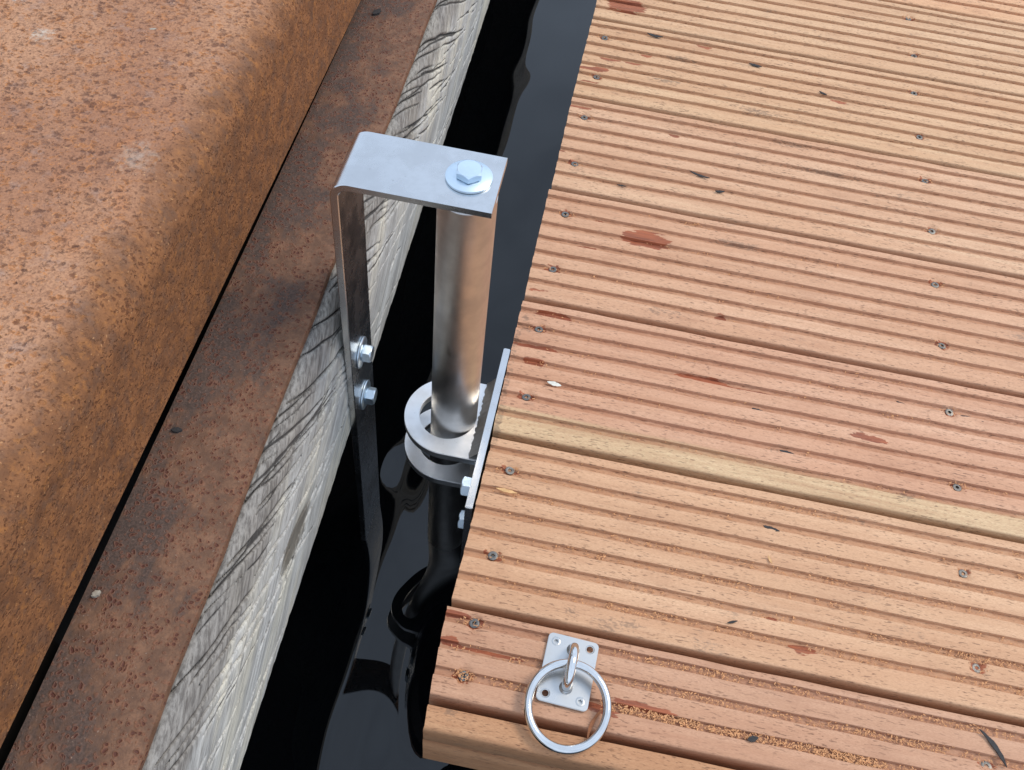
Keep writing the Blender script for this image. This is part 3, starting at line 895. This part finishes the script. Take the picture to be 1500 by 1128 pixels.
# ------------------------------------------------------------------ guide bracket on the jetty edge
gb = empty('pole_guide', (0.0165, -0.590, -0.06))
tag(gb, 'steel bracket with two flat rings round the pole on the jetty edge', 'bracket')
BL = gb.location.copy()
PX0, PX1 = 0.0130, 0.0188
mesh_obj('back_plate', box_bm(PX0 - BL.x, PX1 - BL.x, -0.671 - BL.y, -0.510 - BL.y, -0.115 - BL.z, -0.0015 - BL.z, 0.0006), STRAP, gb, 30)
for z in (-0.0220, -0.0640):
    R, cx, cy = 0.0392, -0.0185, -0.5765
    outer = circle(cx, cy, R, 48, 90, 270) + [(PX0 - 0.0003, cy - R), (PX0 - 0.0003, cy + R)]
    hole = circle(-0.0212, cy, 0.0240, 56)
    bm = extrude_loops([(x - BL.x, y - BL.y) for x, y in outer], [[(x - BL.x, y - BL.y) for x, y in hole]], z - 0.0075 - BL.z, z - BL.z, None, 0.0004)
    rg = mesh_obj('flat_ring', bm, RINGM, gb, 30)
    # fillet weld: lumpy bead along the joint
    bm = bmesh.new()
    ysw = np.linspace(cy - R + 0.001, cy + R + 0.001, 70)
    rows = []
    for i, yy in enumerate(ysw):
        lump = 0.0002 * math.sin(i * 1.15) + 0.0014 * (vnoise(np.array([i * 0.7]), np.array([z * 100]), 3)[0] - 0.5)
        q = [(PX0 - 0.0002, z + 0.0105 + lump), (PX0 - 0.0022, z + 0.0085 + lump * 0.5), (PX0 - 0.0050, z + 0.0045 + lump), (PX0 - 0.0074 + lump * 0.6, z + 0.0012 + lump), (PX0 - 0.0084 + lump * 1.2, z + 0.0001), (PX0 - 0.0002, z + 0.0001)]
        rows.append([bm.verts.new(Vector((x, yy, zz)) - BL) for x, zz in q])
    for a, b in zip(rows, rows[1:]):
        for j in range(5):
            bm.faces.new((a[j], a[j + 1], b[j + 1], b[j]))
    bm.faces.new(rows[0]); bm.faces.new(rows[-1])
    bmesh.ops.recalc_face_normals(bm, faces=bm.faces[:])
    mesh_obj('weld', bm, WELD, gb, 50)
for (by, bz) in ((-0.6420, -0.0200), (-0.6420, -0.0760), (-0.527, -0.088)):
    xf = T(PX0 - 0.0001, by, bz, BL) @ Matrix.Rotation(rad(-90), 4, 'Y')
    mesh_obj('bolt', hex_head(0.0150, 0.0080, xf), ZINC, gb, 25)

# ------------------------------------------------------------------ mooring ring on its eye plate
mr = empty('mooring_ring', (0.1102, -0.783, 0.0))
tag(mr, 'polished steel mooring ring on a square screwed plate at the jetty edge', 'mooring ring')
mr.rotation_euler = (0, 0, rad(-2.4))
def rrect(hx, hy, r, n=6):
    P = []
    for cx, cy, a in ((hx - r, hy - r, 0), (-hx + r, hy - r, 90), (-hx + r, -hy + r, 180), (hx - r, -hy + r, 270)):
        for i in range(n + 1):
            P.append((cx + r * math.cos(rad(a + 90 * i / n)), cy + r * math.sin(rad(a + 90 * i / n))))
    return P
HX, HY = 0.0181, 0.0249
hx_, hy_ = 0.0122, 0.0190
holes = [circle(sx * hx_, sy * hy_, 0.0024, 24) for sx, sy in ((-1, 1), (1, 1), (-1, -1), (1, -1))]
bm = extrude_loops(rrect(HX, HY, 0.0035), holes, 0.0008, 0.0030, None, 0.0004)
# countersink: widen the upper rim of each hole
for v in bm.verts:
    if v.co.z > 0.0029:
        for sx in (-1, 1):
            for sy in (-1, 1):
                dv = Vector((v.co.x - sx * hx_, v.co.y - sy * hy_))
                if dv.length < 0.0030:
                    s_ = 0.0033 / dv.length
                    v.co.x = sx * hx_ + dv.x * s_; v.co.y = sy * hy_ + dv.y * s_
mesh_obj('eye_plate', bm, SATIN, mr, 30)
SM2 = screw_mesh('plate_screw', 0.0034, mat_steel('torx_screw_steel', (0.50, 0.50, 0.49, 1), 0.3, None, 0.2))
for sx, sy, a in ((-1, 1, .2), (1, -1, .5)):
    s_ = bpy.data.objects.new('plate_screw', SM2); C.objects.link(s_)
    s_.parent = mr; s_.location = (sx * hx_, sy * hy_, 0.0029); s_.rotation_euler = (0, 0, a)
def tube_bm(pts, r, n=14, closed=False):
    bm = bmesh.new()
    pts = [Vector(p) for p in pts]
    m = len(pts)
    rows = []
    up = None
    for i, p in enumerate(pts):
        if closed: t = (pts[(i + 1) % m] - pts[i - 1]).normalized()
        else: t = (pts[min(i + 1, m - 1)] - pts[max(i - 1, 0)]).normalized()
        if up is None: up = t.orthogonal().normalized()
        up = (up - t * up.dot(t)).normalized()
        sd = t.cross(up)
        rr = r[i] if isinstance(r, (list, tuple, np.ndarray)) else r
        rows.append([bm.verts.new(p + (up * math.cos(2 * math.pi * j / n) + sd * math.sin(2 * math.pi * j / n)) * rr) for j in range(n)])
    for i in range(m if closed else m - 1):
        a, b = rows[i], rows[(i + 1) % m]
        for j in range(n):
            bm.faces.new((a[j], a[(j + 1) % n], b[(j + 1) % n], b[j]))
    if not closed:
        bm.faces.new(rows[0]); bm.faces.new(rows[-1])
    bmesh.ops.recalc_face_normals(bm, faces=bm.faces[:])
    return bm
rb = 0.0138
by = 0.0018
pts = [(0.0008, by + rb, 0.0028), (0.0008, by + rb, 0.0055)] + [(0.0008, by + rb * math.cos(rad(a)), 0.0055 + rb * math.sin(rad(a))) for a in np.linspace(8, 172, 20)] + [(0.0008, by - rb, 0.0055), (0.0008, by - rb, 0.0028)]
eye = mesh_obj('eye_loop', tube_bm(pts, 0.0034, 18), POLISH, mr, 180)
for s_ in (-1, 1):
    mesh_obj('weld', lathe([(0.0048, 0.0028), (0.0046, 0.0034), (0.0036, 0.0042), (0.0031, 0.0050)], 20, Matrix.Translation((0.0008, by + s_ * rb, 0))), SATIN, mr, 60)
# the ring lies through the eye, far side raised a little
R_, asp, tilt = 0.0268, 1.05, rad(9)
pts = []
for i in range(72):
    a = 2 * math.pi * i / 72
    pts.append((0.0040 + R_ * math.cos(a), -0.0260 + asp * R_ * math.sin(a) * math.cos(tilt), 0.0097 + R_ * math.sin(a) * math.sin(tilt)))
mesh_obj('ring', tube_bm(pts, 0.0030, 18, True), POLISH, mr, 180)

# ------------------------------------------------------------------ litter on the deck and the ledge
def flake(name, loc, ln, wd, ang, mat, label, cat, curl=0.3, th=0.0007, z=0.0008, group=None, bend=0.0):
    bm = bmesh.new()
    n = 8
    rows = []
    for i in range(n + 1):
        t = i / n * 2 - 1
        w_ = wd * max(0.12, (1 - abs(t) ** 2.2)) * (0.92 + 0.16 * math.sin(i * 2.3 + ln * 900))
        zc = curl * ln * t * t * 0.5
        yb = bend * ln * (1 - t * t)
        rows.append([bm.verts.new((t * ln, yb + s * w_, zc + e + abs(s) * curl * 0.4 * w_)) for s, e in ((-1, 0), (0, 0), (1, 0), (1, th), (0, th * 1.2), (-1, th))])
    for a, b in zip(rows, rows[1:]):
        for j in range(6):
            bm.faces.new((a[j], a[(j + 1) % 6], b[(j + 1) % 6], b[j]))
    bm.faces.new(rows[0]); bm.faces.new(rows[-1])
    bmesh.ops.recalc_face_normals(bm, faces=bm.faces[:])
    o = mesh_obj(name, bm, mat, None, 60)
    o.location = (loc[0], loc[1], z)
    o.rotation_euler = (0, 0, ang)
    tag(o, label, cat, group)
    return o
B = 'bark flakes on the deck'
flake('bark_flake', (.0972, -.0172), .0095, .0022, -.1, BARK, 'dark curled bark flake near the far left corner of the deck', 'bark flake', .35, group=B)
flake('bark_flake', (.2156, -.0383), .0075, .0020, -.15, BARK, 'small dark flake right of the curled flake on the second far board', 'bark flake', .2, group=B)
flake('bark_flake', (.2933, -.0674), .0050, .0014, -.5, BARK, 'tiny brown flake beside the red patch towards the far right boards', 'bark flake', .2, group=B)
flake('twig', (.1652, -.2431), .0110, .0014, -.25, BARK, 'thin dark twig lying above the large red torn patch', 'twig', .25)
flake('bark_flake', (.1874, -.2618), .0050, .0016, .2, BARK, 'short dark flake just below the thin twig', 'bark flake', .3, group=B)
flake('bark_flake', (.0888, -.2803), .0045, .0010, 0, BARK, 'dark speck left of the twig near the water end', 'bark flake', .1, group=B)
flake('bark_flake', (.2359, -.5235), .0055, .0016, -.15, BARK, 'dark flake in a groove left of the middle of the deck', 'bark flake', .2, z=-.0016, group=B)
flake('bark_flake', (.2610, -.5609), .0060, .0018, -.1, BARK, 'dark flake in the groove just above the yellow ridges', 'bark flake', .2, z=-.0014, group=B)
flake('bark_flake', (.4208, -.4876), .0100, .0019, -.12, BARK, 'long dark flake right beside a screw near the right edge', 'bark flake', .08, z=-.0010, group=B)
flake('bark_flake', (.3623, -.4865), .0070, .0012, -.3, BARK, 'thin brown flake left of a screw near the right edge', 'bark flake', .1, z=-.0012, group=B)
flake('bark_flake', (.2499, -.6357), .0065, .0019, -.15, BARK, 'dark flake in a groove below the yellow ridges', 'bark flake', .3, z=-.0012, group=B)
flake('bark_flake', (.2410, -.8021), .0040, .0022, .4, BARK, 'stubby dark chip in the orange sawdust right of the mooring ring', 'bark flake', .2, group=B)
flake('bark_flake', (.4063, -.7740), .0140, .0019, -.95, BARK, 'long curved dark sliver by the last screw at the bottom right', 'bark flake', .25, bend=.22, group=B)
flake('wood_shaving', (.2490, -.6640), .0035, .0009, -1.1, SHAV, 'pale curled wood shaving on a ridge in the lower middle', 'wood shaving', .6)
flake('wood_shaving', (.0418, -.6509), .0085, .0016, -.05, SHAV, 'long pale wood splinter below the screw next to the bracket', 'wood shaving', .05)
flake('wood_shaving', (.2229, -.7207), .0040, .0009, .4, BARK, 'small grey splinter on the board above the mooring ring', 'wood shaving', .2)
flake('wood_shaving', (.1345, -.8150), .0135, .0013, 1.25, SPL, 'thin tan splinter inside the mooring ring across the board edge', 'wood shaving', .1, z=.0006, bend=.2)
flake('white_chip', (.0618, -.5388), .0062, .0022, -.1, WHITE, 'small white chip in a groove beside the bracket', 'chip', .05, z=-.0006)
flake('pebble', (-.1735, -.8403), .0028, .0018, .9, PEBBLE, 'pale pebble on the rusty ledge near the bottom left', 'pebble', .05, .0022, .117)
flake('dark_flake', (-.1720, -.7235), .0036, .0020, .2, BARK, 'blue black flake on the rusty ledge close to the capping', 'flake', .1, .0016, .117)
flake('dark_flake', (-.1701, -.2403), .0055, .0030, 1.1, BARK, 'dark brown flake on the far end of the rusty ledge', 'flake', .1, .002, .117)
flake('pebble', (-.2587, -.4868), .0026, .0020, .3, PEBBLE, 'tiny pale grit on top of the rusty capping beam', 'pebble', .05, .0018, .240)

# loose sawdust in the grooves
def make_sawdust():
    rnd = random.Random(11)
    V, F = [], []
    def chip(x, y, z, s):
        a = rnd.uniform(0, 3.14); e = rnd.uniform(.35, 1)
        i = len(V)
        tx, ty = rnd.uniform(-.4, .4), rnd.uniform(-.4, .4)
        cs, sn = math.cos(a), math.sin(a)
        P = [(-s, -s * e * .5, 0), (s, -s * e * .4, 0), (s * .8, s * e * .5, 0), (-s * .9, s * e * .4, 0)]
        for dz in (0, s * .35):
            for px, py, _ in P:
                V.append((x + cs * px - sn * py, y + sn * px + cs * py, z + dz + px * tx + py * ty))
        for q in ((3, 2, 1, 0), (4, 5, 6, 7), (0, 1, 5, 4), (1, 2, 6, 5), (2, 3, 7, 6), (3, 0, 4, 7)):
            F.append(tuple(i + k for k in q))
    def line(y, x0, x1, num, spread=.0018, s=(.0004, .0011), zt=-.0016):
        cl = [rnd.uniform(x0, x1) for _ in range(max(3, num // 14))]
        for _ in range(num):
            x = rnd.gauss(rnd.choice(cl), (x1 - x0) * .05)
            if x < x0 or x > x1: continue
            chip(x, y + rnd.gauss(0, spread), zt + rnd.uniform(0, .0005), rnd.uniform(*s))
    yb = lambda k, j: -0.15 * k - .0030 - G7[j]
    for j in range(7):
        line(yb(4, j), .03, .5, 230 if j > 2 else 120)
        line(yb(3, j), .03, .5, 45)
        line(yb(2, j), .03, .5, 30)
    line(yb(4, 6), .13, .5, 220, .0022); line(yb(4, 5), .3, .5, 180, .0022)
    for j, gy in enumerate((.0092, .0287, .0480)):
        line(-.7522 - gy, .16, .5, 620, .0018)
        line(-.7522 - gy, .025, .16, 60, .0018)
    line(-.7522 - .048, .135, .33, 700, .0024, (.0005, .0012), -.0012)
    for (sx, sy) in SCREW_L + SCREW_R:
        for _ in range(14):
            a = rnd.uniform(0, 6.28); r = rnd.uniform(.004, .0075)
            chip(sx + r * 1.3 * math.cos(a), sy + .5 * r * math.sin(a), -.0014 if abs(r * math.sin(a)) < .003 else .0002, rnd.uniform(.0004, .001))
    for _ in range(60):
        chip(.040 + rnd.gauss(0, .005), -.800 + rnd.gauss(0, .002), -.0008, rnd.uniform(.0005, .0011))
    me = bpy.data.meshes.new('sawdust')
    me.from_pydata(V, [], F)
    o = mesh_obj('sawdust', me, SAWD)
    tag(o, 'fine orange sawdust lying in the deck grooves', 'sawdust', None, 'stuff')
make_sawdust()
